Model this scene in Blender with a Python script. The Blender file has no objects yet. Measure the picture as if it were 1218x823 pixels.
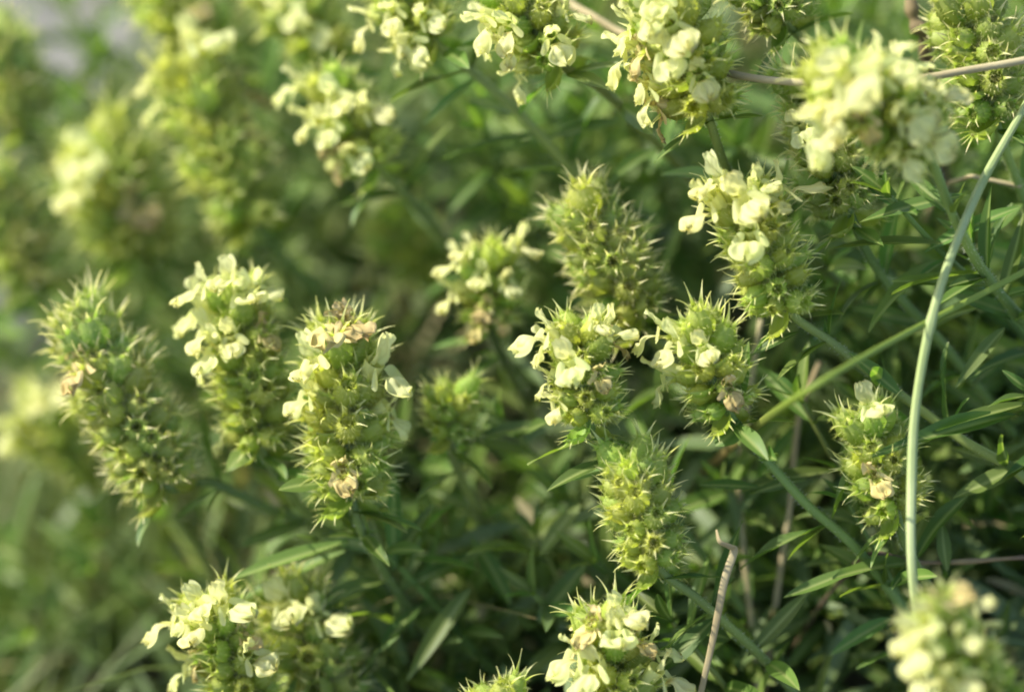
import bpy, math, random
from mathutils import Vector, Matrix, noise as mnoise
R_ = math.radians
scn = bpy.context.scene
COL = scn.collection
random.seed(11)
CM = 0.01                                   # all lengths below are in centimetres

# ------------------------------------------------------------------ camera
PITCH = R_(40); DIST = 55.0; PPC = 1218 / 20.0
O = Vector((0, 0, 10.0))                    # point of sharp focus, 10 cm above the ground
RIGHT = Vector((1, 0, 0))
FWD = Vector((0, math.cos(PITCH), -math.sin(PITCH)))
UP = Vector((0, math.sin(PITCH), math.cos(PITCH)))
BACK = -FWD
cam = bpy.data.cameras.new('camera'); camo = bpy.data.objects.new('camera', cam); COL.objects.link(camo)
camo.location = (O + BACK * DIST) * CM
camo.rotation_euler = (math.pi / 2 - PITCH, 0, 0)
cam.sensor_width = 36; cam.lens = 36 * DIST / 20.0
cam.clip_start = 0.01; cam.clip_end = 2000
cam.dof.use_dof = True; cam.dof.focus_distance = (DIST - 0.2) * CM; cam.dof.aperture_fstop = 4.2
scn.camera = camo
# ------------------------------------------------------------------ light
SUN = (RIGHT * -0.70 + UP * 0.66 + BACK * 0.30).normalized()   # direction towards the sun
el = math.asin(SUN.z); az = math.atan2(SUN.x, SUN.y)
world = bpy.data.worlds.new("World"); scn.world = world; world.use_nodes = True
wn = world.node_tree.nodes; wl = world.node_tree.links
bg = wn['Background']; sky = wn.new('ShaderNodeTexSky'); sky.sky_type = 'NISHITA'; sky.sun_disc = False; sky.dust_density = 1.5; sky.ozone_density = 0.3
sky.sun_elevation = el; sky.sun_rotation = az
wl.new(sky.outputs[0], bg.inputs[0]); bg.inputs[1].default_value = 0.15
sun = bpy.data.lights.new('sun', 'SUN'); sun.energy = 3.8; sun.angle = R_(0.5); sun.color = (1.0, 0.95, 0.83)
suno = bpy.data.objects.new('sun', sun); COL.objects.link(suno)
suno.rotation_euler = SUN.to_track_quat('Z', 'Y').to_euler()
scn.view_settings.view_transform = 'Standard'; scn.view_settings.look = 'None'
scn.view_settings.exposure = 1.2; scn.view_settings.gamma = 1
scn.cycles.use_denoising = True; scn.cycles.filter_width = 1.9
scn.cycles.max_bounces = 8; scn.cycles.transmission_bounces = 6; scn.cycles.diffuse_bounces = 4
scn.cycles.sample_clamp_indirect = 6

# ------------------------------------------------------------------ helpers
def P(px, py, z=0.0):
    """point that shows at pixel (px, py) of the 1218x823 frame, z cm nearer than the plane of focus"""
    s = (DIST - z) / DIST / PPC
    return O + RIGHT * ((px - 609) * s) + UP * ((411.5 - py) * s) + BACK * z

def project(w):
    d = w - O; z = d.dot(BACK); s = DIST / (DIST - z) * PPC
    return 609 + d.dot(RIGHT) * s, 411.5 - d.dot(UP) * s, z

def sstep(a, b, x):
    t = max(0.0, min(1.0, (x - a) / (b - a))); return t * t * (3 - 2 * t)

def H(x, y):
    """height of the ground, cm"""
    h = 0.9 * mnoise.noise(Vector((x * .11, y * .11, 1.7))) + 0.35 * mnoise.noise(Vector((x * .4, y * .4, 4.2)))
    h += -7.0 * sstep(-1, -16, x) + 2.0 * sstep(4, 22, x)
    r = math.hypot(x, y)
    if r > 60: h += (r - 60) * 0.03 * mnoise.noise(Vector((x * .004, y * .004, 9)))
    return h

def mesh(name, verts, faces, mat, tip=None, smooth=True):
    me = bpy.data.meshes.new(name)
    me.from_pydata([(v[0] * CM, v[1] * CM, v[2] * CM) for v in verts], [], faces)
    if tip is not None:
        a = me.attributes.new('tip', 'FLOAT', 'POINT'); a.data.foreach_set('value', tip)
    if smooth: me.polygons.foreach_set('use_smooth', [True] * len(me.polygons))
    me.materials.append(mat); me.update()
    return me

def obj(name, me, parent=None, mat=None):
    o = bpy.data.objects.new(name, me); COL.objects.link(o)
    if parent is not None: o.parent = parent
    if mat is not None: o.matrix_basis = mat
    return o

def thing(name, label, cat, loc, group=None):
    o = bpy.data.objects.new(name, None); COL.objects.link(o); o.empty_display_size = .01
    o.location = loc * CM; o['label'] = label; o['category'] = cat
    if group: o['group'] = group
    return o

def frame(pos, zdir, ydir, sx=1, sy=1, sz=1):
    z = zdir.normalized(); y = ydir - z * ydir.dot(z)
    if y.length < 1e-5: y = z.orthogonal()
    y.normalize(); x = y.cross(z)
    m = Matrix((x * sx, y * sy, z * sz)).transposed().to_4x4(); m.translation = pos * CM
    return m

def rnd(a, b): return random.uniform(a, b)

def spline(pts, n=8):
    out = []; q = [pts[0] * 2 - pts[1]] + list(pts) + [pts[-1] * 2 - pts[-2]]
    for i in range(1, len(q) - 2):
        a, b, c, d = q[i - 1:i + 3]
        for k in range(n):
            t = k / n
            out.append(.5 * ((2 * b) + (c - a) * t + (2 * a - 5 * b + 4 * c - d) * t * t + (3 * b - a - 3 * c + d) * t ** 3))
    out.append(pts[-1].copy()); return out

def tube(path, rad, seg=8, square=0.0, closed=True, flat=1.0):
    """sweep; rad is a function of 0..1; square > 0 gives the four-angled stem of the mint family"""
    V, F = [], []; n = len(path); ref = None
    for i, p in enumerate(path):
        d = (path[min(i + 1, n - 1)] - path[max(i - 1, 0)]).normalized()
        if ref is None: ref = d.orthogonal().normalized()
        ref = (ref - d * ref.dot(d)).normalized(); b = d.cross(ref); r = rad(i / (n - 1))
        for k in range(seg):
            a = 2 * math.pi * k / seg; rr = r * (1 + square * math.cos(4 * a))
            V.append(p + ref * (math.cos(a) * rr) + b * (math.sin(a) * rr * flat))
    for i in range(n - 1):
        for k in range(seg):
            F.append((i * seg + k, i * seg + (k + 1) % seg, (i + 1) * seg + (k + 1) % seg, (i + 1) * seg + k))
    if closed:
        F.append(tuple(range(seg - 1, -1, -1))); F.append(tuple((n - 1) * seg + k for k in range(seg)))
    return V, F

# ------------------------------------------------------------------ materials
def material(name, col, tip=None, transl=0.3, rough=0.5, spec=0.35, var=0.25, nscale=6.0, col2=None, bump=0.0, bscale=30, tcol=None, hue=0.03):
    m = bpy.data.materials.new(name); m.use_nodes = True; nt = m.node_tree; N = nt.nodes; Lk = nt.links
    for n in list(N): N.remove(n)
    out = N.new('ShaderNodeOutputMaterial'); pb = N.new('ShaderNodeBsdfPrincipled')
    pb.inputs['Roughness'].default_value = rough; pb.inputs['Specular IOR Level'].default_value = spec
    tc = N.new('ShaderNodeTexCoord'); oi = N.new('ShaderNodeObjectInfo')
    nz = N.new('ShaderNodeTexNoise'); nz.inputs['Scale'].default_value = nscale * 100 / 10; nz.inputs['Detail'].default_value = 4
    Lk.new(tc.outputs['Object'], nz.inputs['Vector'])
    mx = N.new('ShaderNodeMix'); mx.data_type = 'RGBA'
    mx.inputs[6].default_value = (*col, 1); mx.inputs[7].default_value = (*(col2 or [c * .6 for c in col]), 1)
    rp = N.new('ShaderNodeMapRange'); rp.inputs['From Min'].default_value = .35; rp.inputs['From Max'].default_value = .7
    Lk.new(nz.outputs['Fac'], rp.inputs['Value']); Lk.new(rp.outputs[0], mx.inputs[0])
    hs = N.new('ShaderNodeHueSaturation')
    v = N.new('ShaderNodeMapRange'); v.inputs['To Min'].default_value = 1 - var; v.inputs['To Max'].default_value = 1 + var
    Lk.new(oi.outputs['Random'], v.inputs['Value']); Lk.new(v.outputs[0], hs.inputs['Value'])
    wn_ = N.new('ShaderNodeTexWhiteNoise'); wn_.noise_dimensions = '1D'; Lk.new(oi.outputs['Random'], wn_.inputs['W'])
    h = N.new('ShaderNodeMapRange'); h.inputs['To Min'].default_value = .5 - hue; h.inputs['To Max'].default_value = .5 + hue
    Lk.new(wn_.outputs['Value'], h.inputs['Value']); Lk.new(h.outputs[0], hs.inputs['Hue'])
    Lk.new(mx.outputs[2], hs.inputs['Color']); c = hs.outputs['Color']
    if tip is not None:
        at = N.new('ShaderNodeAttribute'); at.attribute_name = 'tip'
        m2 = N.new('ShaderNodeMix'); m2.data_type = 'RGBA'; m2.inputs[7].default_value = (*tip, 1)
        Lk.new(at.outputs['Fac'], m2.inputs[0]); Lk.new(c, m2.inputs[6]); c = m2.outputs[2]
    Lk.new(c, pb.inputs['Base Color']); sh = pb.outputs[0]
    if bump:
        bz = N.new('ShaderNodeTexNoise'); bz.inputs['Scale'].default_value = bscale * 100 / 10; bz.inputs['Detail'].default_value = 3
        Lk.new(tc.outputs['Object'], bz.inputs['Vector'])
        bp = N.new('ShaderNodeBump'); bp.inputs['Strength'].default_value = bump; bp.inputs['Distance'].default_value = 0.0005
        Lk.new(bz.outputs['Fac'], bp.inputs['Height']); Lk.new(bp.outputs[0], pb.inputs['Normal'])
    if transl:
        tr = N.new('ShaderNodeBsdfTranslucent'); mm = N.new('ShaderNodeMix'); mm.data_type = 'RGBA'; mm.blend_type = 'MULTIPLY'
        mm.inputs[0].default_value = 1; mm.inputs[7].default_value = (*(tcol or (1, 1, .7)), 1)
        Lk.new(c, mm.inputs[6]); Lk.new(mm.outputs[2], tr.inputs[0])
        ms = N.new('ShaderNodeMixShader'); ms.inputs[0].default_value = transl
        Lk.new(sh, ms.inputs[1]); Lk.new(tr.outputs[0], ms.inputs[2]); sh = ms.outputs[0]
    Lk.new(sh, out.inputs[0]); return m

M = {}
M['calyx'] = material('calyx_green', (.39, .48, .055), tip=(.72, .70, .36), transl=.5, rough=.55, var=.16, col2=(.33, .43, .045), nscale=9, tcol=(1.2, 1.25, .7), bump=.5, bscale=18)
M['bract'] = material('bract_green', (.35, .45, .055), tip=(.72, .68, .36), transl=.48, rough=.5, var=.18, col2=(.28, .40, .045), nscale=5, tcol=(1.2, 1.25, .6))
M['calyx_deep'] = material('calyx_deep_green', (.33, .43, .05), tip=(.72, .66, .38), transl=.45, rough=.55, var=.16, col2=(.26, .37, .04), nscale=5, tcol=(1.2, 1.25, .7))
M['bract_deep'] = material('bract_deep_green', (.30, .40, .05), tip=(.72, .64, .38), transl=.45, rough=.5, var=.18, col2=(.23, .34, .04), nscale=5, tcol=(1.2, 1.25, .6))
M['petal'] = material('petal_cream', (.82, .82, .43), tip=(.42, .33, .07), transl=.6, rough=.5, spec=.25, var=.06, col2=(.70, .75, .28), nscale=14, tcol=(1.0, 1.0, .8), hue=.012, bump=.9, bscale=11)
M['withered'] = material('withered_tan', (.48, .385, .13), tip=(.25, .14, .05), transl=.25, rough=.7, var=.2, hue=.01, col2=(.66, .57, .30), nscale=8, bump=.4)
M['leaf'] = material('leaf_green', (.115, .185, .036), tip=(.30, .35, .12), transl=.42, rough=.48, spec=.35, var=.3, col2=(.08, .145, .026), nscale=3, bump=.25, bscale=14, tcol=(1.5, 1.7, .55))
M['stem'] = material('stem_green', (.21, .275, .06), tip=(.6, .62, .45), transl=.0, rough=.55, var=.2, col2=(.09, .14, .04), nscale=4, bump=.3)
M['under'] = material('undergrowth_green', (.09, .15, .032), tip=(.14, .20, .09), transl=.3, rough=.5, spec=.4, var=.1, col2=(.12, .15, .05), nscale=1.2, tcol=(1.4, 1.6, .6))
M['grass'] = material('grass_green', (.085, .16, .03), tip=(.40, .33, .15), transl=.3, rough=.5, var=.1, col2=(.085, .15, .035), nscale=.8, tcol=(1.4, 1.5, .6))
M['stalk'] = material('pale_stalk', (.31, .41, .19), transl=.1, rough=.5, spec=.35, var=.0, col2=(.22, .33, .11), nscale=5, bump=.5, bscale=20)
M['blade'] = material('blade_yellowgreen', (.21, .29, .045), tip=(.34, .24, .10), transl=.3, rough=.45, var=0, nscale=3, col2=(.17, .25, .04), tcol=(1.2, 1.3, .5))
M['straw'] = material('dry_straw', (.42, .36, .20), transl=.1, rough=.75, var=.12, hue=.008, col2=(.30, .24, .12), nscale=5, bump=.4)
M['twig'] = material('brown_twig', (.20, .155, .07), transl=0, rough=.8, var=.15, hue=.005, col2=(.07, .045, .035), nscale=8, bump=.9, bscale=12)
M['stone'] = material('grey_stone', (.24, .235, .22), transl=0, rough=.85, var=.1, col2=(.16, .155, .145), nscale=1.2, bump=.8, bscale=3)
M['soil'] = material('soil_brown', (.085, .075, .04), transl=0, rough=.95, var=0, col2=(.06, .045, .028), nscale=1.0, bump=.8, bscale=4)

# ------------------------------------------------------------------ pieces of a flower spike
def hairs(V, F, T, pts, length, tval=.6, w=.0035):
    for p, n in pts:
        d = (n + Vector((rnd(-.5, .5), rnd(-.5, .5), rnd(-.3, .6)))).normalized()
        s = d.orthogonal().normalized() * w; i = len(V)
        V += [p - s, p + s, p + d * length * rnd(.6, 1.2)]; T += [tval, tval, .9]; F.append((i, i + 1, i + 2))

def calyx_mesh(seed, tooth=.36, flare=1.0):
    random.seed(seed); V, F, T = [], [], []; NS = 20; NR = 6; L = .72
    hp = []
    def rad(t): return .07 + .165 * math.sin(min(1, t / .74) * math.pi / 2) ** .9 - .12 * sstep(.66, 1.0, t)
    for i in range(NR + 1):
        t = i / NR; r = rad(t)
        for k in range(NS):
            a = 2 * math.pi * k / NS; rr = r * (1 + .11 * math.cos(10 * a)) * (1 + .05 * math.sin(3 * a + seed))
            V.append(Vector((rr * math.cos(a), rr * math.sin(a), L * t))); T.append(.20 * sstep(.6, 1, t) + (.09 if k % 2 == 0 else 0))  # mouth paler: light on the rims is painted into the tip value
            for _h in range(4 if i > 1 else 0): hp.append((V[-1].copy(), Vector((math.cos(a), math.sin(a), .1))))
    for i in range(NR):
        for k in range(NS):
            F.append((i * NS + k, i * NS + (k + 1) % NS, (i + 1) * NS + (k + 1) % NS, (i + 1) * NS + k))
    rm = rad(1)
    for j in range(5):                                  # five spine-tipped teeth
        a0 = 2 * math.pi * (j + .5) / 5 + rnd(-.06, .06); ln = tooth * rnd(.8, 1.25); fl = flare * rnd(.5, 1.3); side = rnd(-.25, .25)
        rows = []; n = 5
        rad_v = Vector((math.cos(a0), math.sin(a0), 0)); tan = Vector((-math.sin(a0), math.cos(a0), 0))
        p = rad_v * rm * .985 + Vector((0, 0, L - .015))
        for i in range(n + 1):
            s = i / n; ang = fl * (.35 + .75 * s)
            w = (.045 * (1 - s) ** 2.2 + .010 * (1 - s) ** .6 + .003) * (.985 if i == 0 else 1)
            mid = len(V)
            V += [p - tan * w - rad_v * (w * .25 if s < .6 else 0), p + rad_v * (.012 + .01 * (1 - s)), p + tan * w - rad_v * (w * .25 if s < .6 else 0)]
            tv = sstep(.05, .55, s); T += [tv, tv, tv]; rows.append(mid)
            p = p + (rad_v * math.sin(ang) + Vector((0, 0, math.cos(ang))) + tan * side * s) * (ln / n)
        for i in range(n):
            a, b = rows[i], rows[i + 1]; F += [(a, a + 1, b + 1, b), (a + 1, a + 2, b + 2, b + 1)]
    for j in range(60):                                 # woolly throat
        a = rnd(0, 6.28); hp.append((Vector((math.cos(a) * rm * .9, math.sin(a) * rm * .9, L - .02)), Vector((-math.cos(a) * .5, -math.sin(a) * .5, .5))))
    hairs(V, F, T, hp, .12, .40, .0036)
    return mesh('calyx', V, F, M['calyx'], T)

def bract_mesh(seed, length=.80, wid=.40, spine=.26, teeth=4):
    random.seed(seed); V, F, T = [], [], []; NL = 8; NW = 8; hp = []
    bend = rnd(.55, 1.0); roll = rnd(.35, .6)
    def hw(t): return wid * (math.sin(math.pi * min(1, t * .93 + .10)) ** .75) * (1 - .35 * t) + .008
    def pos(t, u):
        w = hw(t) * u; a = bend * (t - .35)
        y = -.28 * math.sin(math.pi * t * .8) + .10 * t * t * bend; z = length * t
        return Vector((w * math.cos(abs(u) * roll), y + (hw(t) * u * u) * roll * 1.15, z))
    for i in range(NL + 1):
        for k in range(NW + 1):
            u = k / NW * 2 - 1; t = i / NL; p = pos(t, u); p.y += .012 * math.sin(7 * t + 5 * u + seed) + (.02 if abs(u) < .01 else 0) * -1 + .018 * math.cos(4 * math.pi * u)
            V.append(p); T.append(max(sstep(.80, 1.0, t) * .6, .22 * sstep(.6, 1, abs(u)), .10 * (k % 2)))
            for _h in range(2): hp.append((p.copy(), Vector((u * .3, -1, .2))))
    for i in range(NL):
        for k in range(NW):
            a = i * (NW + 1) + k; F.append((a, a + 1, a + NW + 2, a + NW + 1))
    def spinef(p, d, ln, w, n):
        rows = []; sd = d.cross(n).normalized(); c = rnd(-.25, .3)
        for i in range(5):
            s = i / 4; ww = w * (1 - s) ** 1.5 * .5 + .008 * (1 - s) ** .5 + .003; q = p + d * ln * s + n * (c * ln * s * s); rows.append(len(V))
            V.extend([q - sd * ww, q + n * ww * .5, q + sd * ww]); tv = sstep(.1, .7, s); T.extend([tv * .95] * 3)
        for i in range(4):
            a, b = rows[i], rows[i + 1]; F.extend([(a, a + 1, b + 1, b), (a + 1, a + 2, b + 2, b + 1)])
    nrm = Vector((0, -1, 0))
    spinef(pos(.95, 0), Vector((0, .1 * bend - .45, 1)).normalized(), spine * 1.5, .06, nrm)
    for s in (-1, 1):
        for j in range(teeth):
            t = .34 + .56 * j / (teeth - 1) + rnd(-.03, .03); p = pos(t, s * .96)
            d = Vector((s * (1.0 - .5 * t), rnd(-.6, .3), .35 + t * .6)).normalized()
            spinef(p, d, spine * rnd(.8, 1.4), .045, nrm)
    hairs(V, F, T, hp, .10, .35, .0036)
    return mesh('bract', V, F, M['bract'], T)

def sheet(fn, nl, nw):
    V, F = [], []
    for i in range(nl + 1):
        for k in range(nw + 1): V.append(fn(i / nl, k / nw * 2 - 1))
    for i in range(nl):
        for k in range(nw):
            a = i * (nw + 1) + k; F.append((a, a + 1, a + nw + 2, a + nw + 1))
    return V, F

def flower_meshes(seed, mat, crump=0.0):
    random.seed(seed); pm = M[mat]
    def cr(p):
        if not crump: return p
        n = mnoise.noise_vector(p * 5 + Vector((seed, 0, 0))); q = p + n * crump
        q.z = .55 + (q.z - .55) * .72; return q
    path = [Vector((0, .02 * i, .30 + .52 * i / 7)) for i in range(8)]
    V, F = tube(path, lambda t: .085 + .06 * t, 12, closed=False)
    V = [cr(v) for v in V]
    tb = mesh('flower', V, F, pm, [0.0] * len(V))
    # upper lip: flat, erect, notched
    rim = 1.0 if seed % 3 == 0 else .25
    a0 = rnd(.0, .25); a1 = rnd(.35, .8); L = rnd(.36, .52); tw = rnd(-.3, .3)
    def up(t, u):
        a = a0 + (a1 - a0) * t * .5; hw = (.11 + .06 * math.sin(math.pi * t * .85)) * (1 if t < .8 else (1 - (t - .8) ** 2 * 9))
        tt = t - (.10 * (1 - abs(u)) * sstep(.7, 1, t))
        p = Vector((u * hw + tw * .1 * t, .13 + L * tt * math.sin(a) - .05 * u * u * (1 - t * .4), .80 + L * tt * math.cos(a)))
        p.y += .03 * math.sin(8 * t + 5 * u + seed) + .015 * math.sin(13 * u + seed) * t; p.x += .02 * math.sin(10 * t + seed); return cr(p)
    V, F = sheet(up, 10, 12); ul = mesh('upper_lip', V, F, pm, [(.22 if k % 3 == 0 else 0) * (1 - i / 12) + .35 * rim * sstep(.85, 1, i / 10) for i in range(11) for k in range(13)])
    # lower lip: broad rounded middle lobe, two small side lobes
    Vt, Ft, Tt = [], [], []
    b0 = rnd(.3, .5); b1 = rnd(1.25, 1.7); L = rnd(.46, .58); W = rnd(.25, .32)
    def low(t, u):
        n = 10; y = -.12; z = .79
        for i in range(n):
            a = b0 + (b1 - b0) * min(1, (i + .5) / n * t * 1.6); st = L * t / n
            y -= math.sin(a) * st; z += math.cos(a) * st
        hw = .12 + (W - .12) * sstep(.15, .6, t)
        if t > .62: hw *= math.sqrt(max(.02, 1 - ((t - .62) / .385) ** 2))
        edge = 1 + (.12 * math.sin(10 * u + seed) + .06 * math.sin(23 * u + seed) - .20 * math.exp(-(u * 5) ** 2)) * sstep(.5, 1, t)
        p = Vector((u * hw, y, z)); p.z += .03 * (1 - u * u) * sstep(.2, .7, t) - (.07 * math.cos(8 * u + seed) + .035 * math.cos(19 * u + 2 * seed) * sstep(.5, 1, t)) * t + .03 * math.sin(9 * t + seed)
        p.y = -.12 + (p.y + .12) * edge; return cr(p)
    V, F = sheet(low, 12, 16); Vt += V; Ft += F
    Tt += [min(1, (1 - sstep(.05, .24, i / 12)) * .85 * (1 - abs(k / 8 - 1)) + (.20 if k % 3 == 0 else 0) * (1 - i / 13) + .4 * rim * sstep(.9, 1, i / 12)) for i in range(13) for k in range(17)]
    for s in (-1, 1):
        sl = rnd(.24, .32); sa = rnd(.5, .9)
        def lobe(t, u, s=s, sl=sl, sa=sa):
            hw = .07 + .07 * math.sin(math.pi * min(1, t * .9)); hw *= math.sqrt(max(.02, 1 - max(0, (t - .6) / .41) ** 2))
            p = Vector((s * (.10 + math.cos(sa) * sl * t), -.06 - math.sin(sa) * sl * t * .7, .80 + sl * t * .55 - .18 * t * t))
            return cr(p + Vector((-s * math.sin(sa) * u * hw * .6, u * hw, u * hw * .25)))
        o = len(Vt); V, F = sheet(lobe, 5, 4); Vt += V; Ft += [tuple(i + o for i in f) for f in F]; Tt += [0.0] * len(V)
    ll = mesh('lower_lip', Vt, Ft, pm, Tt)
    return tb, ul, ll

def leaf_mesh(seed, mat='leaf', fold=None, amax=.75):
    """unit leaf along +Z, upper face towards +Y, length 1, half width .5 (scaled on the object)"""
    random.seed(seed); NL, NW = 10, 6
    arch = rnd(.1, amax); fo = rnd(.15, .5) if fold is None else fold; wav = rnd(.0, .03); sidec = rnd(-.08, .08); tw = rnd(-.5, .5); pk = rnd(.42, .58)
    V, F, T = [], [], []
    for i in range(NL + 1):
        t = i / NL; prof = (math.sin(math.pi * t ** (math.log(.5) / math.log(pk)))) ** .8 * .5 * (1 - .1 * t) + .05 * (1 - t) + .008
        y0 = -arch * .45 * t * t; z0 = t - arch * .12 * t ** 3
        for k in range(NW + 1):
            u = k / NW * 2 - 1; w = prof * u; a = tw * t
            x = w * math.cos(a) + sidec * math.sin(math.pi * t) * 1.5; y = y0 + (abs(u) ** 1.3 * prof * fo + w * math.sin(a)) * .3 + wav * math.sin(9 * t + 2 * u + seed) * abs(u)
            V.append((x, y, z0)); T.append(.75 if k == NW // 2 else (.03 + (.7 if seed % 3 == 0 else .25) * sstep(.90, 1, t)))
    for i in range(NL):
        for k in range(NW):
            a = i * (NW + 1) + k; F.append((a, a + 1, a + NW + 2, a + NW + 1))
    return mesh('leaf', V, F, M[mat], T)

CALYX = [calyx_mesh(s, tooth=.31 + .03 * (s % 3), flare=.65 + .2 * (s % 4)) for s in range(8)]
BRACT = [bract_mesh(s, wid=.34 + .03 * (s % 3), spine=.24 + .03 * (s % 3)) for s in range(6)]
FLOWER = [flower_meshes(s, 'petal') for s in range(7)]
WITHER = [flower_meshes(s + 20, 'withered', .11) for s in range(4)]
LEAF = [leaf_mesh(s) for s in range(12)]
FLAT = [leaf_mesh(s + 40, amax=.25) for s in range(6)]
random.seed(5)

def stem_path(pts, run=0.55, n=8):
    """continue the last stretch down to the ground and smooth the whole"""
    w = pts[-1]; d = (pts[-1] - pts[-2]); h = Vector((d.x, d.y, 0))
    hh = h.normalized() if h.length > .05 else Vector((.5, .8, 0))
    g = w + hh * min(12, max(1.5, (w.z - H(w.x, w.y)) * run)); g.z = H(g.x, g.y) - .3
    if w.z - g.z > .6: pts = pts + [w.lerp(g, .55) + Vector((0, 0, .12 * (w.z - g.z))), g]
    else: pts = pts + [Vector((w.x, w.y, H(w.x, w.y) - .4))]
    return spline(pts, n)

def put_leaf(t, base, pos, d, normal, length, width, me=None):
    return obj('leaf', me or random.choice(LEAF), t, frame(pos - base, d, normal, width, length * .8, length))

def leaf_px(t, base, a, b, width, me=None, normal=None):
    p = P(*a); q = P(*b); d = q - p
    return put_leaf(t, base, p, d, normal or (UP * .7 + BACK * .7), d.length, width * .85, me or random.choice(FLAT))

def along(path):
    s = [0.0]
    for i in range(1, len(path)): s.append(s[-1] + (path[i] - path[i - 1]).length)
    return s

def leaves_on(t, base, path, start, step, lmin, lmax, stop=1.0, skip=0.0, wr=(.16, .22), small=.4):
    s = along(path); L = s[-1] * stop; x = start; k = random.randint(0, 1)
    while x < L:
        i = max(j for j in range(len(s)) if s[j] <= x); i = min(i, len(path) - 2)
        ax = (path[i] - path[i + 1]).normalized(); p = path[i].lerp(path[i + 1], (x - s[i]) / max(1e-6, s[i + 1] - s[i]))
        e1 = ax.orthogonal().normalized(); e1.rotate(Matrix.Rotation(k * math.pi / 2 + rnd(-.3, .3), 3, ax))
        for sgn in (1, -1):
            if random.random() < skip: continue
            a = rnd(.7, 1.25); rv = e1 * sgn; d = ax * math.cos(a) + rv * math.sin(a); ln = rnd(lmin, lmax)
            put_leaf(t, base, p, d, ax * math.sin(a) - rv * math.cos(a), ln, ln * rnd(*wr))
            if random.random() < small:
                d2 = (d + Vector((rnd(-.5, .5), rnd(-.5, .5), rnd(-.2, .6)))).normalized(); l2 = ln * rnd(.35, .6)
                put_leaf(t, base, p, d2, ax, l2, l2 * rnd(*wr))
        x += step * rnd(.8, 1.25); k += 1

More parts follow.
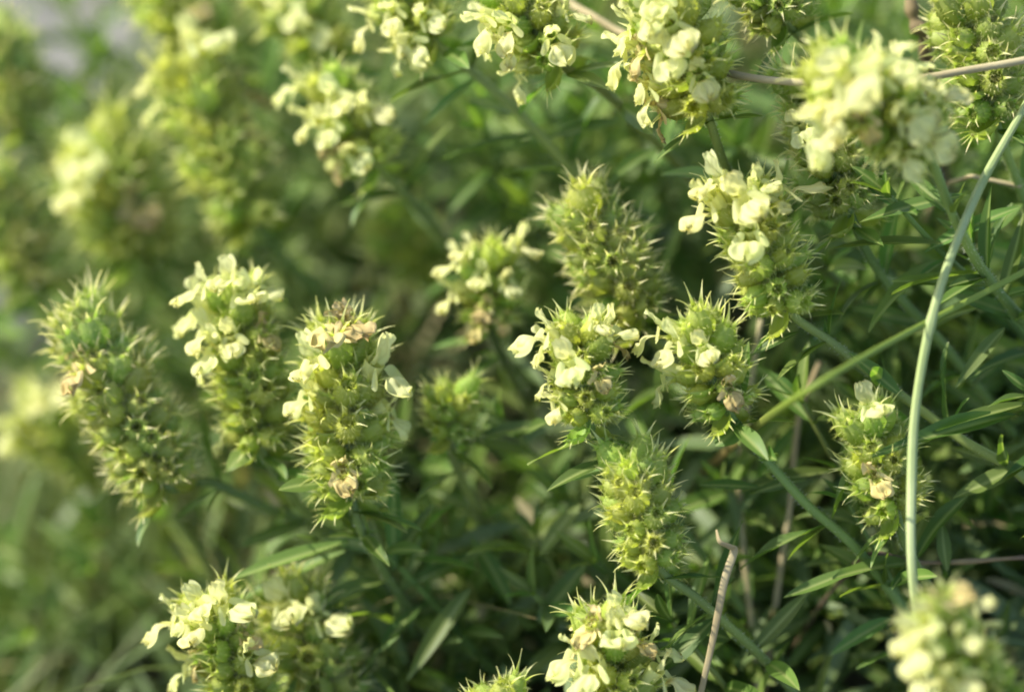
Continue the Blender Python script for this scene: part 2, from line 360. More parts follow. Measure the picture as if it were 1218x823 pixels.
G_SPIKE = 'flower spikes of the clump'
SPIKE_SHORT = {}; KEEP = []                     # KEEP: where spikes and their stems show
def spike(label, short, tip, base, R=.95, nw=6, stem=(), flowers=(), wither=(), rnd_flowers=0, side=None, leafy=True, seed=0, k_tip=.75, extra=(), leaf_start=1.0, green=False, run=.55, fscale=1.0):
    """tip, base, stem: (px, py, z); flowers / wither: pixels near which a calyx carries an open / a dried flower"""
    random.seed(1000 + seed)
    SPIKE_SHORT[label] = short
    R *= .86
    A = P(*base); B = P(*tip); A, B = A.lerp(B, .07), B.lerp(A, .07); ax = (B - A); L = ax.length; ax.normalize()
    spts = [A + ax * L * .6, A] + [P(*s) for s in stem]
    if not stem: spts.append(A - ax * 1.5 + RIGHT * .6 - Vector((0, -.5, .6)))
    path = stem_path(spts, run); root = path[-1].copy(); root.z = H(root.x, root.y)
    KEEP.extend([(*project(A.lerp(B, f)), R * 75) for f in (0, .5, 1)]); KEEP.extend([(*project(q), 48) for q in path[8:8 * (2 + len(stem)):4]])
    t = thing('flower_spike', label, 'flower spike', root, G_SPIKE)
    V, F = tube([p - root for p in path], lambda s: .086 + .03 * s, 12, .10)
    T = [0.0] * len(V); hp = []
    for i in range(900):
        j = random.randrange(len(V)); q = path[j // 12] - root; k = random.random(); w = V[j].lerp(V[min(len(V) - 1, j + 12)], k); hp.append((w, (V[j] - q).normalized()))
    HV = list(V); HF = list(F); hairs(HV, HF, T, hp, .07, .6, .0035); V, F = HV, HF
    obj('stem', mesh('stem', V, F, M['stem'], T), t)
    e1 = (RIGHT - ax * RIGHT.dot(ax)).normalized(); e2 = ax.cross(e1)
    slots = []
    for i in range(nw):
        tt = (i + .35) / nw; c = A + ax * (L * .86 * tt); prof = R * (.93 + .09 * math.sin(math.pi * min(1, tt * 1.1))) * (1 - (1 - k_tip) * tt ** 3)
        ph = R_(88 - 56 * tt ** 1.3)
        off = (i % 2) * math.pi / 6 + rnd(-.12, .12)
        n = 6
        for k in range(n):
            th = off + 2 * math.pi * k / n + rnd(-.2, .2); rv = e1 * math.cos(th) + e2 * math.sin(th); a = ph + rnd(-.24, .24)
            d = ax * math.cos(a) + rv * math.sin(a); sc = prof / (.10 + .80 * max(.55, math.sin(a))) * rnd(.86, 1.08)
            m = frame(c + rv * .06 + ax * rnd(-.05, .05) - root, d, ax, sc, sc, sc)
            obj('calyx', random.choice(CALYX), t, m)
            slots.append([m, c + d * sc * .95, d, sc, False])
        for k in range(2):
            th = (i % 2) * math.pi / 2 + math.pi * k + math.pi / 4 + rnd(-.2, .2); rv = e1 * math.cos(th) + e2 * math.sin(th); a = min(R_(105), ph + R_(16)) + rnd(-.1, .1)
            d = ax * math.cos(a) + rv * math.sin(a); sc = prof * rnd(1.0, 1.15)
            obj('bract', random.choice(BRACT), t, frame(c + rv * .05 - ax * (.16 if i else .22) - root, d, ax, sc, sc, sc))
    for k in range(5):                                  # young tuft at the apex
        th = k * 2.4; rv = e1 * math.cos(th) + e2 * math.sin(th); a = R_(12 + 5 * k); d = ax * math.cos(a) + rv * math.sin(a); sc = R * rnd(.42, .56)
        obj('calyx' if k % 2 else 'bract', random.choice(CALYX if k % 2 else BRACT), t, frame(A + ax * L * .74 + rv * .05 - root, d, ax, sc, sc, sc))
    def bloom(slot, kind):
        slot[4] = True; m = slot[0].copy()
        tb, ul, ll = random.choice(FLOWER if kind else WITHER)
        f = obj('flower' if kind else 'withered_flower', tb, t, m @ Matrix.Rotation(rnd(-.35, .35), 4, 'Z') @ Matrix.Scale(rnd(.92, 1.15) * fscale if kind else rnd(.82, .98), 4))
        obj('upper_lip', ul, f); obj('lower_lip', ll, f)
    for lst, kind in ((wither, 0), (flowers, 1)):
        for px, py in lst:
            best, bs = None, 1e9
            for s in slots:
                if s[4]: continue
                x, y, z = project(s[1]); sc = math.hypot(x - px, y - py) - 14 * s[2].dot(BACK)
                if sc < bs: best, bs = s, sc
            bloom(best, kind)
    if rnd_flowers:
        cand = [s for s in slots if not s[4] and s[2].dot(BACK) > -.4 and (side is None or s[2].dot(side) > .1)]
        for s in random.sample(cand, min(rnd_flowers, len(cand))): bloom(s, 1 if random.random() < .85 else 0)
    for k in range(2):                                  # leaves just under the spike
        th = rnd(0, 6.3); rv = e1 * math.cos(th) * (1 if k else -1) + e2 * math.sin(th) * .5; d = (rv - ax * .15).normalized(); ln = rnd(1.0, 1.5)
        put_leaf(t, root, A - ax * .35, d, ax, ln, ln * .24)
    if green:                                           # older flowerless spikes are a deeper green
        for o in t.children:
            k = 'calyx' if o.name.startswith('calyx') else 'bract' if o.name.startswith('bract') else None
            if k: o.material_slots[0].link = 'OBJECT'; o.material_slots[0].material = M[k + '_deep']
    if leafy: leaves_on(t, root, path, L * .6 + leaf_start, 1.7, 1.3, 2.1, .93)
    for e in extra: leaf_px(t, root, *e)
    return t

# ------------------------------------------------------------------ ground
def ground():
    xs = []
    v = 0.0; st = 1.0
    while v < 12000:
        xs.append(v)
        st = .9 if v < 45 else st * 1.28
        v += st
    xs = [-a for a in reversed(xs[1:])] + xs; n = len(xs)
    V = [(x, y, H(x, y)) for y in xs for x in xs]
    F = [(j * n + i, j * n + i + 1, (j + 1) * n + i + 1, (j + 1) * n + i) for j in range(n - 1) for i in range(n - 1)]
    o = obj('ground', mesh('ground', V, F, M['soil'])); o['kind'] = 'structure'
ground()

def stone(label, px, py, z, size, seed, name='stone'):
    """embedded in the ground beneath where the ray of (px,py) meets it"""
    c = P(px, py, z)
    V, F = [], []; nu, nv = 28, 16
    for j in range(nv + 1):
        for i in range(nu):
            th = math.pi * j / nv; ph = 2 * math.pi * i / nu
            d = Vector((math.sin(th) * math.cos(ph), math.sin(th) * math.sin(ph), math.cos(th)))
            r = 1 + .28 * mnoise.noise(d * 1.6 + Vector((seed, 0, 0))) + .10 * mnoise.noise(d * 4 + Vector((0, seed, 0)))
            V.append(Vector((d.x * size[0], d.y * size[1], d.z * size[2])) * r)
    for j in range(nv):
        for i in range(nu): F.append((j * nu + i, j * nu + (i + 1) % nu, (j + 1) * nu + (i + 1) % nu, (j + 1) * nu + i)[::-1])
    o = obj(name, mesh(name, V, F, M['stone'])); o.location = c * CM; o['label'] = label; o['category'] = 'stone'
    return o

def ground_hit(px, py):
    a = P(px, py, 20); b = P(px, py, -90); 
    for i in range(400):
        w = a.lerp(b, i / 400)
        if w.z < H(w.x, w.y): return w, project(w)[2]
    return b, -90
for lab, px, py, sz, sd in (('pale grey stone lying in the blurred grass in the top corner', 135, 110, (9.0, 6.5, 4.5), 2.0),
                            ('blurred grey stone half hidden at the left edge of the grass', 0, 395, (2.0, 2.4, 1.5), 7.3)):
    w, z = ground_hit(px, py); stone(lab, px, py, z + .4, sz, sd)

# ------------------------------------------------------------------ flower spikes, one by one
LFT = -RIGHT
spike('sharp cream spike in the centre, tan withered bloom on its front', 'central sharp cream spike', (686, 372, .2), (702, 512, 0), .88, 5,
      stem=[(735, 535, -1.0), (790, 600, -2.2), (880, 720, -3.5)], flowers=[(635, 455), (655, 480), (645, 400), (735, 385), (640, 430), (700, 375), (630, 415)], wither=[(705, 437), (745, 405)], fscale=1.08, seed=1, leaf_start=2.0)
spike('flowerless bristly spike of pale spines hanging just below the central cream spike', 'bristly spike below the centre', (742, 532, .3), (782, 680, .1), .95, 6,
      stem=[(830, 712, -.2), (900, 775, -1), (960, 840, -2)], seed=2, leaf_start=1.6,
      extra=[((722, 548, -.3), (648, 582, .1), .42), ((720, 560, -.5), (660, 570, -.7), .34)])
spike('spike touching the central cream one, dried bloom at its base', 'spike touching the central one', (824, 378, .1), (868, 495, 0), .9, 5,
      stem=[(890, 520, -.3), (955, 595, -.5), (1030, 665, -.9)], flowers=[(765, 425), (770, 445), (845, 380), (790, 395)], wither=[(850, 460), (855, 385)], fscale=1.08, seed=3, leaf_start=1.4,
      extra=[((870, 490, .1), (890, 405, .5), .45), ((880, 500, 0), (850, 530, .2), .6)])
spike('small blurred cream spike of open blooms left of the big green bristly one', 'small cream spike left of centre', (588, 288, -3.0), (582, 392, -3.4), .82, 4,
      stem=[(600, 430, -4.2), (650, 520, -6)], flowers=[(545, 350), (530, 335), (600, 325), (575, 300), (600, 310), (560, 300)], wither=[(575, 375), (600, 370), (560, 380)], seed=4)
spike('big flowerless green bristly spike standing behind the central cream spike', 'big green bristly spike', (682, 228, -1.6), (762, 385, -2.0), 1.12, 7,
      stem=[(800, 430, -3), (880, 520, -4.2)], green=True, seed=5, leaf_start=2.2)
spike('spike with a tall upright hood and open blooms over a bristly green lower half', 'hooded spike at the right', (868, 205, .4), (938, 375, 0), .98, 7,
      stem=[(990, 408, -.3), (1065, 465, -.5), (1140, 520, -.5), (1235, 585, -.7)], flowers=[(850, 210), (822, 250), (935, 240), (885, 240), (930, 215), (905, 275), (890, 205)], fscale=1.05, seed=6, leaf_start=1.2,
      extra=[((950, 395, -.1), (888, 422, -.4), .30), ((1010, 420, .1), (1075, 470, .2), .42)])
spike('large soft cream flower head in front of the dry straw stem near the top', 'large soft cream head', (978, 78, 3.0), (1100, 165, 1.9), 1.06, 6,
      stem=[(1140, 270, .8), (1190, 350, -.6)], flowers=[(1000, 90), (1040, 70), (1060, 100), (1080, 80), (1040, 130), (1060, 150), (1090, 120), (1010, 130), (1110, 110), (980, 150), (1020, 60)], wither=[(1020, 160)], rnd_flowers=5, side=LFT*.5+BACK*.6+UP*.4, seed=7, leafy=True, leaf_start=2)
spike('bristly green spike tucked under the large soft cream head and the straw', 'bristly spike under the soft head', (945, 70, -.3), (1015, 265, -.6), 1.0, 7,
      stem=[(1050, 330, -1.4), (1130, 420, -2.4)], green=True, seed=8, flowers=[(965, 150)], leaf_start=1.8)
spike('bristly green flowerless spike in the top right corner beside the dark twig', 'spike in the top right corner', (1140, -60, -.4), (1185, 150, -.6), 1.15, 8,
      stem=[(1215, 230, -1.6), (1250, 320, -3)], green=True, seed=9, leaf_start=2.2)
spike('large cream spike at the top with drooping blooms left and a green right flank', 'large cream spike at the top', (775, -50, .5), (842, 138, .2), 1.12, 7,
      stem=[(880, 230, -1), (960, 300, -2.4)], flowers=[(735, 60), (765, 100), (725, 85), (745, 30), (780, 70), (760, 20), (740, 120), (800, 50), (790, 20), (720, 50)], wither=[(740, 145), (710, 90)], rnd_flowers=3, side=LFT*.5+BACK*.6+UP*.4, seed=10, leaf_start=2)
spike('cream spike touching the top edge, ragged blooms hanging over a shadowed green side', 'ragged top edge spike', (590, -35, -.8), (668, 80, -1.2), .95, 5,
      stem=[(720, 110, -2), (800, 190, -4)], flowers=[(590, 20), (610, 50), (580, 60), (620, 20), (600, 75), (660, 30), (570, 30)], rnd_flowers=3, side=LFT*.5+BACK*.6+UP*.4, seed=11, leaf_start=2)
spike('top edge spike with wide drooping blooms on a dark stem that slants down right', 'drooping top edge spike', (455, -40, -2.4), (520, 55, -2.4), .9, 5,
      stem=[(560, 85, -2.6), (622, 140, -3.0), (700, 225, -3.8), (760, 300, -5)], flowers=[(430, 20), (450, 25), (485, 70), (470, 85), (510, 40), (500, 75), (440, 40)], seed=12, leaf_start=1.0,
      extra=[((640, 160, -3.1), (520, 185, -3.0), .36), ((570, 90, -2.7), (500, 150, -2.7), .34), ((650, 165, -3.2), (740, 140, -3.4), .36)])
spike('blurred cream cluster with horn shaped lips, upper left of the middle', 'horn lipped cluster', (385, 85, -3.6), (452, 205, -4.0), .95, 5,
      stem=[(500, 250, -5), (560, 320, -7)], flowers=[(345, 130), (360, 120), (400, 120), (420, 115), (385, 150), (390, 185), (420, 150), (360, 170)], wither=[(375, 160), (390, 200)], seed=13)
spike('blurred yellow green spike with a few cream blooms, below the grey stone', 'spike below the grey stone', (205, 55, -6.0), (305, 270, -6.6), 1.25, 9,
      stem=[(370, 340, -8), (440, 420, -10)], flowers=[(180, 90), (185, 115), (220, 60)], wither=[(285, 95), (310, 140)], seed=14)
spike('strongly blurred stubby spike with one pale bloom, beside the left stone', 'stubby blurred spike', (108, 165, -8.0), (165, 305, -8.5), 1.45, 7,
      stem=[(220, 380, -12)], flowers=[(90, 175), (95, 195)], wither=[(150, 215)], seed=15)
spike('tall flowerless spike, longest at the left side, spines pale on its sunny flank', 'tall flowerless left spike', (82, 352, -2.0), (200, 590, -2.3), 1.12, 10,
      stem=[(245, 572, -3), (320, 605, -3.6), (410, 640, -4.4)], green=True, seed=16, flowers=[], wither=[(85, 430)], leaf_start=1.6)
spike('two tiered spike with a thick cream bloom cluster on top and green bristles below', 'two tiered spike', (272, 318, -1.8), (312, 540, -2.2), 1.0, 8,
      stem=[(335, 570, -2.8), (380, 625, -4)], flowers=[(240, 370), (235, 390), (250, 345), (245, 410), (265, 330), (290, 330), (255, 420), (300, 350), (230, 360)], wither=[(320, 380)], rnd_flowers=2, side=LFT*.5+BACK*.6+UP*.4, fscale=1.0, seed=17,
      extra=[((300, 535, -1.8), (268, 560, -1.5), .5)])
spike('tall bristly spike with a pair of blooms halfway up each flank', 'spike with paired blooms', (402, 368, -1.0), (420, 605, -1.3), 1.08, 9,
      stem=[(440, 650, -2), (500, 740, -4)], flowers=[(355, 440), (360, 475), (440, 450), (450, 480)], wither=[(408, 405), (420, 528), (410, 372)], fscale=1.05, seed=18,
      extra=[((385, 575, -.9), (330, 580, -.6), .5)])
spike('small unopened green bud spike low between the tall spikes and the central ones', 'small bud spike', (538, 462, -2.3), (535, 520, -2.5), .75, 3,
      stem=[(545, 560, -3), (590, 640, -4.5)], seed=19)
spike('very blurred pale yellow spike behind the long flowerless one at the left', 'very blurred pale spike', (20, 485, -9.0), (120, 560, -9.4), 1.0, 5,
      stem=[(190, 600, -8)], flowers=[(10, 480), (20, 500), (60, 480), (40, 470)], seed=20)
spike('spike low at the left with crisp cream blooms facing the dark grass', 'low left spike', (238, 695, -1.0), (305, 850, -1.4), .95, 6,
      stem=[(350, 900, -2.5), (400, 960, -4)], flowers=[(200, 745), (205, 770), (215, 720), (250, 690), (300, 760), (195, 760), (270, 705)], wither=[(275, 740), (225, 800)], fscale=1.05, seed=21)
spike('soft green spike with a single white tip bloom beside the low left one', 'soft white tipped spike', (335, 695, -2.6), (405, 850, -2.9), 1.2, 7,
      stem=[(450, 900, -5), (500, 960, -7)], flowers=[(342, 695), (350, 710)], green=True, seed=22)
spike('ragged spike at the bottom edge with an erect hood and round lower lip', 'ragged bottom spike', (718, 725, .3), (745, 870, .1), 1.0, 5,
      stem=[(790, 920, -.6), (850, 980, -2)], flowers=[(715, 790), (720, 765), (745, 740), (775, 770), (680, 810), (780, 800), (700, 745)], wither=[(680, 760), (750, 745), (690, 745)], fscale=1.08, seed=23)
spike('spiny pale tuft peeping over the bottom edge left of the ragged spike', 'spiny bottom tuft', (588, 812, .1), (602, 940, -.2), .9, 5,
      stem=[(640, 980, -1), (700, 1040, -2)], seed=24, leafy=False)
spike('near blurred cream flower head in the bottom right corner under the pale stalk', 'bottom right cream head', (1092, 712, 4.2), (1200, 850, 3.4), .85, 6,
      stem=[(1260, 900, 2), (1320, 960, 0)], flowers=[(1080, 720), (1110, 740), (1130, 720), (1100, 780), (1160, 750), (1130, 770), (1150, 730), (1090, 760), (1110, 800)], rnd_flowers=4, side=LFT*.5+BACK*.6+UP*.4, seed=25, leafy=False)
spike('compact spike with a lone upright cream hood crossed by the tall pale stalk', 'compact hooded spike', (1028, 492, 0), (1068, 615, -.2), .92, 5,
      stem=[(1078, 650, -.6), (1120, 720, -1.8)], flowers=[(1028, 490)], wither=[(1045, 550)], seed=26, leaf_start=1.4)
spike('blurred green spike cut by the top edge right of the grey stone', 'top edge spike beside the stone', (175, -40, -6.5), (250, 60, -7), 1.1, 6, stem=[(330, 130, -9)], seed=27, rnd_flowers=1)
spike('blurred spike at the top edge with scattered cream blooms, left of the drooping one', 'scattered bloom top spike', (318, -45, -5.5), (395, 65, -5.8), 1.05, 6, stem=[(460, 140, -8)], seed=28, flowers=[(345, 10), (375, 20)])
spike('dark blurred spike cut by the left edge above the stubby one', 'upper left edge spike', (-15, 30, -8.0), (30, 150, -8.5), 1.1, 6, stem=[(80, 220, -11)], green=True, seed=29)
spike('dark blurred spike cut by the left edge below the stubby one', 'lower left edge spike', (-20, 200, -8.0), (40, 335, -8.6), 1.05, 6, stem=[(100, 420, -11)], green=True, seed=30, rnd_flowers=1)
spike('faint blurred pale spike in the gap under the drooping top blooms', 'faint pale spike', (455, 250, -8.0), (520, 330, -8.5), 1.0, 5, stem=[(580, 400, -11)], seed=31, rnd_flowers=4, side=LFT)
spike('green spike cut by the top edge between the two largest cream heads', 'green top edge spike', (880, -60, -.6), (935, 30, -.9), 1.0, 5, stem=[(1000, 90, -2), (1060, 160, -4)], green=True, seed=32, leaf_start=2.5)

# ------------------------------------------------------------------ loose stalks, blades and twigs
def strand(name, label, cat, pts, rad, mat, flat=1.0, seg=10, to_ground=True, knots=(), ridge=0.0, kink=0.0):
    path = [P(*p) for p in pts]
    path = stem_path(path, .35) if to_ground else spline(path, 8)
    root = path[-1].copy()
    path = [p + mnoise.noise_vector(p * .45) * kink for p in path]
    if ridge: seg = 24
    V, F = tube([p - root for p in path], rad, seg, flat=flat)
    if ridge:
        for i, v in enumerate(V):
            c = path[i // seg] - root; v.xyz = c + (v - c) * (1 + ridge * math.cos(math.pi * (i % seg) * .5) * (1 if i % 2 == 0 else .2))
    if knots:
        for v in V:
            for k, amp, w in knots:
                d = (v + root - P(*k)).length
                if d < w * 2: v += (v + root - P(*k)).normalized() * amp * math.exp(-(d / w) ** 2)
    nz = [(sstep(.45, .75, i // seg / (len(path) - 1)) if mat == 'blade' else 0.0) for i in range(len(V))]
    o = obj(name, mesh(name, V, F, M[mat], nz)); o.location = root * CM; o['label'] = label; o['category'] = cat
    return o
strand('grass_stalk', 'tall pale green stalk arching down the right side in front of the leaves', 'grass stalk',
       [(1250, 70, .2), (1215, 135, .4), (1160, 235, 1.0), (1118, 345, 1.5), (1094, 450, 1.4), (1084, 560, 1.4), (1086, 690, 1.7), (1110, 830, 1.0), (1140, 960, -1)], lambda t: .068 + .020 * math.sin(t * 3) + .004 * math.sin(t * 41) + .022 * math.exp(-((t - .335) / .006) ** 2), 'stalk', ridge=.07, kink=.035)
strand('grass_stalk', 'blurred yellow green grass stalk slanting behind the pale stalk from the right edge', 'grass stalk',
       [(1290, 285, .8), (1200, 333, 1.1), (1115, 377, 1.3), (1030, 423, 2.8), (968, 460, 3.4), (925, 488, 2.0), (890, 515, -.8), (855, 545, -3.6), (820, 580, -6.5)], lambda t: (.06 + .02 * sstep(.3, .6, t)), 'blade', flat=.35)
strand('dry_stalk', 'thin dry straw stem running across the top right behind the soft cream head', 'dry stalk',
       [(1270, 58, .6), (1218, 72, .7), (1150, 84, .8), (1090, 94, .9), (1010, 98, .9), (930, 97, .6), (862, 86, .1), (800, 60, -1.2), (740, 40, -2.5), (690, 12, -3.2), (640, 0, -6)], lambda t: .075, 'straw')
strand('dry_grass', 'curled brown dry grass leaf with a hooked pale tip beside the bottom ragged spike', 'dry grass',
       [(852, 630, .5), (856, 644, .6), (868, 650, .5), (873, 656, .4), (862, 690, .4), (848, 760, .3), (832, 830, .1), (815, 900, -.8)], lambda t: .018 + .062 * math.sin(min(1, t * 1.6 + .05) * math.pi * .75), 'straw', flat=.35)
strand('dry_stalk', 'upright faded brown stem in the shade under the yellow green blade', 'dry stalk',
       [(905, 380, -2.6), (893, 460, -3.0), (880, 560, -3.2), (884, 650, -3.3), (896, 760, -3.5)], lambda t: .065, 'straw')
strand('dry_stalk', 'short tan stem right of the upright faded brown one, in shade', 'dry stalk',
       [(975, 430, -3), (950, 500, -3.1), (940, 600, -3.2), (928, 680, -3.5)], lambda t: .06, 'straw')
strand('woody_twig', 'dark knobbly woody twig standing at the top edge behind the cream head', 'twig',
       [(1075, -60, -2), (1083, 0, -2), (1088, 25, -2), (1098, 42, -2.1), (1104, 80, -2.6), (1110, 140, -4)], lambda t: .13 + .03 * math.sin(40 * t), 'twig', knots=[((1088, 34, -2), .07, .12), ((1100, 36, -2), .08, .12), ((1083, 5, -2), .04, .1)])
strand('woody_twig', 'thin brown twig lying across the shade at the lower right', 'twig',
       [(1260, 660, -1.0), (1200, 664, -1), (1140, 668, -1), (1085, 668, -1), (1035, 658, -.9), (1000, 690, -2.2)], lambda t: .05 + .012 * math.sin(30 * t), 'twig')
strand('dry_stalk', 'thin straw coloured bit behind the stalk below the soft cream head', 'dry stalk',
       [(1215, 222, -1.4), (1170, 213, -1.5), (1148, 212, -1.6), (1110, 240, -4)], lambda t: .045, 'straw')

# ------------------------------------------------------------------ leafy shoots without flowers
G_SHOOT = 'leafy shoots between the spikes'
def shoot(label, pts, seed, lmin=1.5, lmax=2.4, step=1.3, extra=(), group=G_SHOOT, run=.5, wr=(.16, .22), small=.55, skip=.1):
    random.seed(3000 + seed)
    path = stem_path([p if isinstance(p, Vector) else P(*p) for p in pts], run); root = path[-1].copy(); root.z = H(root.x, root.y)
    t = thing('leafy_shoot', label, 'leafy shoot', root, group)
    V, F = tube([p - root for p in path], lambda s: .045 + .045 * s, 8, .1)
    obj('stem', mesh('stem', V, F, M['stem']), t)
    ax = (path[0] - path[2]).normalized(); e = ax.orthogonal()
    for k in range(4):
        e.rotate(Matrix.Rotation(R_(90), 3, ax)); d = ax * 1.2 + e.normalized() * rnd(.3, .8); ln = rnd(.6, 1.3)
        put_leaf(t, root, path[0], d, ax - e, ln, ln * .22)
    leaves_on(t, root, path, .5, step, lmin, lmax, .95, skip, wr, small)
    for e in extra: leaf_px(t, root, *e)
    return t

shoot('leafy shoot at the right edge with one pale leaf half in shadow below the blade', [(1235, 470, 0), (1290, 520, -1), (1340, 600, -3)], 1,
      extra=[((1225, 480, .1), (1100, 512, .5), .42), ((1215, 492, .1), (1035, 535, .8), .40), ((1230, 545, -.4), (1130, 590, -.2), .5)])
shoot('leafy shoot ending in long dark leaves under the soft cream head', [(1060, 235, .2), (1110, 290, -.6), (1200, 380, -2)], 2,
      extra=[((1150, 232, .2), (1020, 258, .6), .5), ((1120, 290, -.4), (985, 290, 0), .42), ((1100, 300, -.5), (1215, 240, -.3), .42)])
shoot('shoot with narrow leaves crossing behind the pale stalk at mid height', [(1160, 300, -.5), (1200, 370, -1), (1260, 450, -2.5)], 3,
      extra=[((1180, 340, -.6), (1060, 330, -.2), .34), ((1195, 390, -.8), (1135, 460, -.3), .30), ((1190, 360, -.7), (1218, 250, -.5), .36)])
shoot('shoot with a long bright leaf pointing left beside the foot of the twig', [(1010, 600, -1), (1060, 690, -1.4), (1110, 790, -2.4)], 4,
      extra=[((1028, 672, -.6), (928, 708, -.4), .36), ((1060, 735, -1.4), (985, 778, -1.2), .36), ((1120, 620, -1.0), (1128, 680, -.8), .34)])
shoot('shoot with broad grey green leaves fanned at the bottom under the dried blade', [(800, 740, -.8), (850, 800, -1.2), (910, 880, -2.4)], 5,
      extra=[((850, 735, -.6), (775, 800, -.3), .55), ((870, 760, -.8), (800, 745, -.6), .5), ((890, 780, -1), (960, 700, -1), .4)])
shoot('shoot with a long pale leaf held level, right of the low left spikes', [(440, 640, -2.2), (500, 700, -3), (580, 790, -4.5)], 6,
      extra=[((415, 643, -1.9), (268, 688, -1.6), .46), ((410, 655, -2.2), (270, 715, -2.2), .40), ((470, 680, -2.6), (470, 560, -2.4), .4)])
shoot('shoot with a wide soft leaf under the small bud spike', [(600, 500, -3), (650, 560, -3.6), (720, 650, -5)], 7,
      extra=[((650, 505, -2.6), (545, 525, -2.4), .5), ((640, 540, -3), (555, 520, -3), .4)])
shoot('shoot with long shaded leaves left of the spiny bottom tuft', [(500, 640, -3), (470, 740, -3.6), (490, 850, -5)], 8,
      extra=[((560, 700, -2.6), (480, 810, -2.2), .42), ((480, 700, -3), (600, 640, -2.4), .5), ((560, 640, -3), (610, 720, -2.8), .5)])
shoot('shoot in the lower middle with a brown tipped leaf in deep shade', [(640, 640, -3), (680, 720, -3.6), (740, 820, -5)], 9,
      extra=[((690, 600, -2.6), (640, 660, -2.2), .45), ((640, 740, -3), (700, 660, -2.6), .6)])
shoot('shoot with leaves pointing up behind the compact spike at the right', [(955, 480, -1.4), (1000, 560, -2), (1070, 660, -3.2)], 10,
      extra=[((960, 570, -1.2), (890, 585, -1), .34), ((905, 580, -1.2), (830, 575, -1), .36)])

random.seed(77); k = 0
spots = []
for i in range(5000):
    if len(spots)   >= 155: break
    px = rnd(-60, 1290); py = rnd(-20, 900)
    left = 1 - sstep(150, 560, px + (py - 400) * .2)
    if random.random() < left * .3: continue
    z = rnd(-6.0, -2.3) - 5.5 * left - .006 * max(0, 420 - py) * 1.2
    w = P(px, py, z); h = w.z - H(w.x, w.y)
    if h < 1.5: continue
    if any((w - q).length < 1.15 for q in spots): continue
    if any(math.hypot(px - a, py + 15 - b) < r and z > c - 1.2 for a, b, c, r in KEEP): continue
    spots.append(w)
SHORT = []                                     # what the labels of the plain shoots refer to
for o in list(COL.objects):
    if o.get('category') == 'flower spike':
        m = next(c for c in o.children if c.name.startswith('bract')); SHORT.append((project(m.matrix_basis.translation / CM + o.location / CM), SPIKE_SHORT[o['label']]))
WAY = ['to the right of', 'up and right of', 'above', 'up and left of', 'to the left of', 'down and left of', 'below', 'down and right of']
ORD = ['nearest', 'second nearest', 'third nearest', 'fourth nearest', 'fifth nearest', 'sixth nearest', 'seventh nearest', 'eighth nearest', 'ninth nearest', 'tenth nearest']
bins = {}
for i, w in enumerate(spots):
    x, y, z = project(w); (sx, sy, sz), nm = min(SHORT, key=lambda q: math.hypot(q[0][0] - x, q[0][1] - y))
    k = round(math.atan2(sy - y, x - sx) / (math.pi / 4)) % 8
    bins.setdefault((nm, k), []).append((math.hypot(x - sx, y - sy), i))
SHOOT_LABEL = {}
for (nm, k), l in bins.items():
    for r, (d, i) in enumerate(sorted(l)): SHOOT_LABEL[i] = 'green leafy shoot %s %s the %s' % (ORD[r], WAY[k], nm)
for i, w in enumerate(spots):
    q = w + RIGHT * rnd(.2, 1.6) + Vector((0, rnd(.3, 1.4), -rnd(1.2, 2.2)))
    if q.z < H(q.x, q.y) + .3: q.z = H(q.x, q.y) + .3
    shoot(SHOOT_LABEL[i], [w, q], 100 + i, 1.3, 2.3, 1.05, wr=(.15, .24), small=.6, run=.4)

# ------------------------------------------------------------------ ground cover
def leaf_scatter(name, n, mat, seed, spot):
    random.seed(seed); V, F, T = [], [], []
    for i in range(n):
        r = spot()
        if r is None: continue
        p, ln, wd = r; d = Vector((rnd(-1, 1), rnd(-1, 1), rnd(-.15, 1.1))).normalized(); nr = Vector((rnd(-.6, .6), rnd(-.6, .6), 1)); 
        x = d.cross(nr).normalized(); nn = x.cross(d); o = len(V); c = rnd(.0, .5)
        for j in range(6):
            t = j / 5; hw = wd * math.sin(math.pi * (t * .94 + .05)) ** .8 * .5; q = p + d * (ln * t) - nn * (c * ln * t * t * .5)
            V += [q - x * hw + nn * hw * .35, q, q + x * hw + nn * hw * .35]; T += [0, .7, 0]
        for j in range(5):
            a = o + j * 3; F += [(a, a + 1, a + 4, a + 3), (a + 1, a + 2, a + 5, a + 4)]
    o = obj(name, mesh(name, V, F, M[mat], T)); o['kind'] = 'stuff'; return o

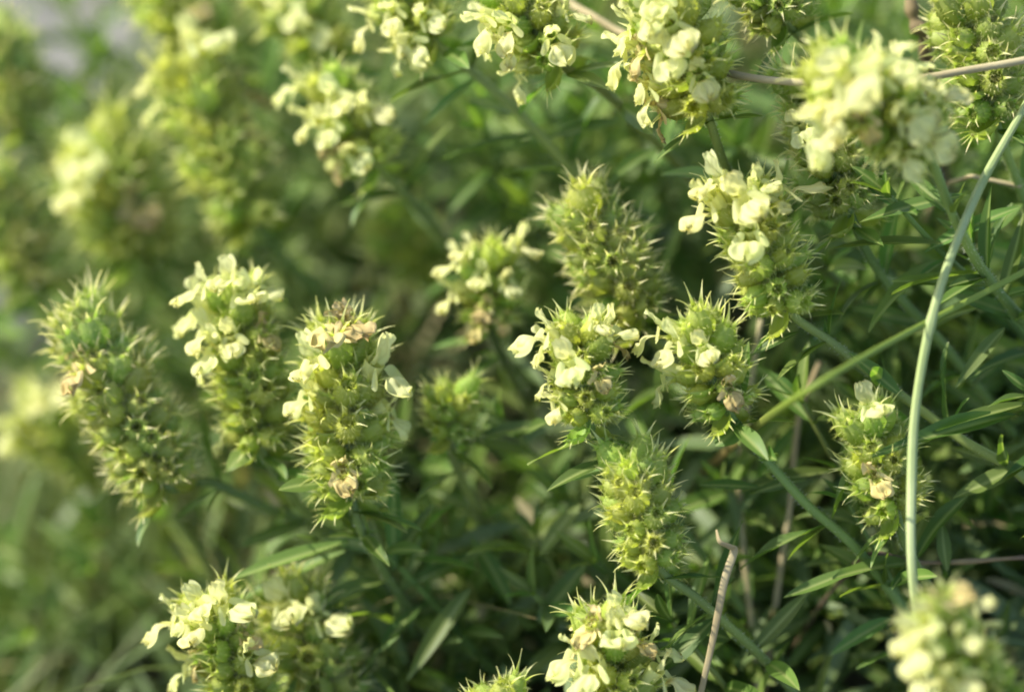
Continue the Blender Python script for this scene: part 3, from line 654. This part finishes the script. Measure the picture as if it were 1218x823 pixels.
def sp_under():
    x = rnd(-26, 26); y = rnd(-16, 40)
    dens = sstep(-14, -2, x) * .85 + .15
    if random.random() > dens: return None
    if x < -4 and y > 12 and random.random() < .6: return None
    g = H(x, y); h = g + abs(random.gauss(0, 2.4)) * (.5 + .5 * sstep(-10, 2, x))
    if mnoise.noise(Vector((x * .25, y * .25, 3))) < -.30: return None
    if project(Vector((x, y, h)))[2] > -2.8: return None
    return Vector((x, y, h + .1)), rnd(1.0, 2.6), rnd(.22, .5)
u = leaf_scatter('undergrowth', 17000, 'under', 3, sp_under); u['label'] = 'dark mass of narrow leaves covering the ground below the spikes'; u['category'] = 'undergrowth'

u = leaf_scatter('leaf_litter', 2200, 'straw', 6, lambda: (lambda r: r and (r[0], r[1] * .45, r[2] * .6))(sp_under())); u['label'] = 'scattered dry tan leaf bits caught in the undergrowth'; u['category'] = 'leaf litter'

def grass():
    random.seed(8); V, F, T = [], [], []
    for i in range(36000):
        x = rnd(-40, 30); y = rnd(-22, 75)
        if x > -3 and y < 16 and random.random() < .9: continue
        if mnoise.noise(Vector((x * .18, y * .18, 8))) < -.12 or project(Vector((x, y, H(x, y) + 4)))[2] > -4: continue
        p = Vector((x, y, H(x, y) - .1)); a = rnd(0, 6.3); ln = rnd(3, 8); lean = Vector((math.cos(a), math.sin(a), 0)) * rnd(.1, 1.1); w = rnd(.1, .2) if random.random() < .8 else rnd(.25, .42)
        sd = Vector((-math.sin(a), math.cos(a), 0)); o = len(V); dry = rnd(.7, 1.0) if random.random() < (.5 if mnoise.noise(Vector((x * .13, y * .13, 21))) > .12 else .05) else rnd(0, .25)
        for j in range(5):
            t = j / 4; q = p + Vector((0, 0, ln * t * (1 - .25 * lean.length * t))) + lean * (ln * t * t * .8); hw = w * (1 - t ** 1.5) * .5 + .004
            V += [q - sd * hw, q + sd * hw]; T += [dry, dry]
        for j in range(4): a_ = o + j * 2; F.append((a_, a_ + 1, a_ + 3, a_ + 2))
    o = obj('grass', mesh('grass', V, F, M['grass'], T)); o['kind'] = 'stuff'; o['label'] = 'blurred meadow grass, green with dry blades, behind and left of the clump'; o['category'] = 'grass'
grass()
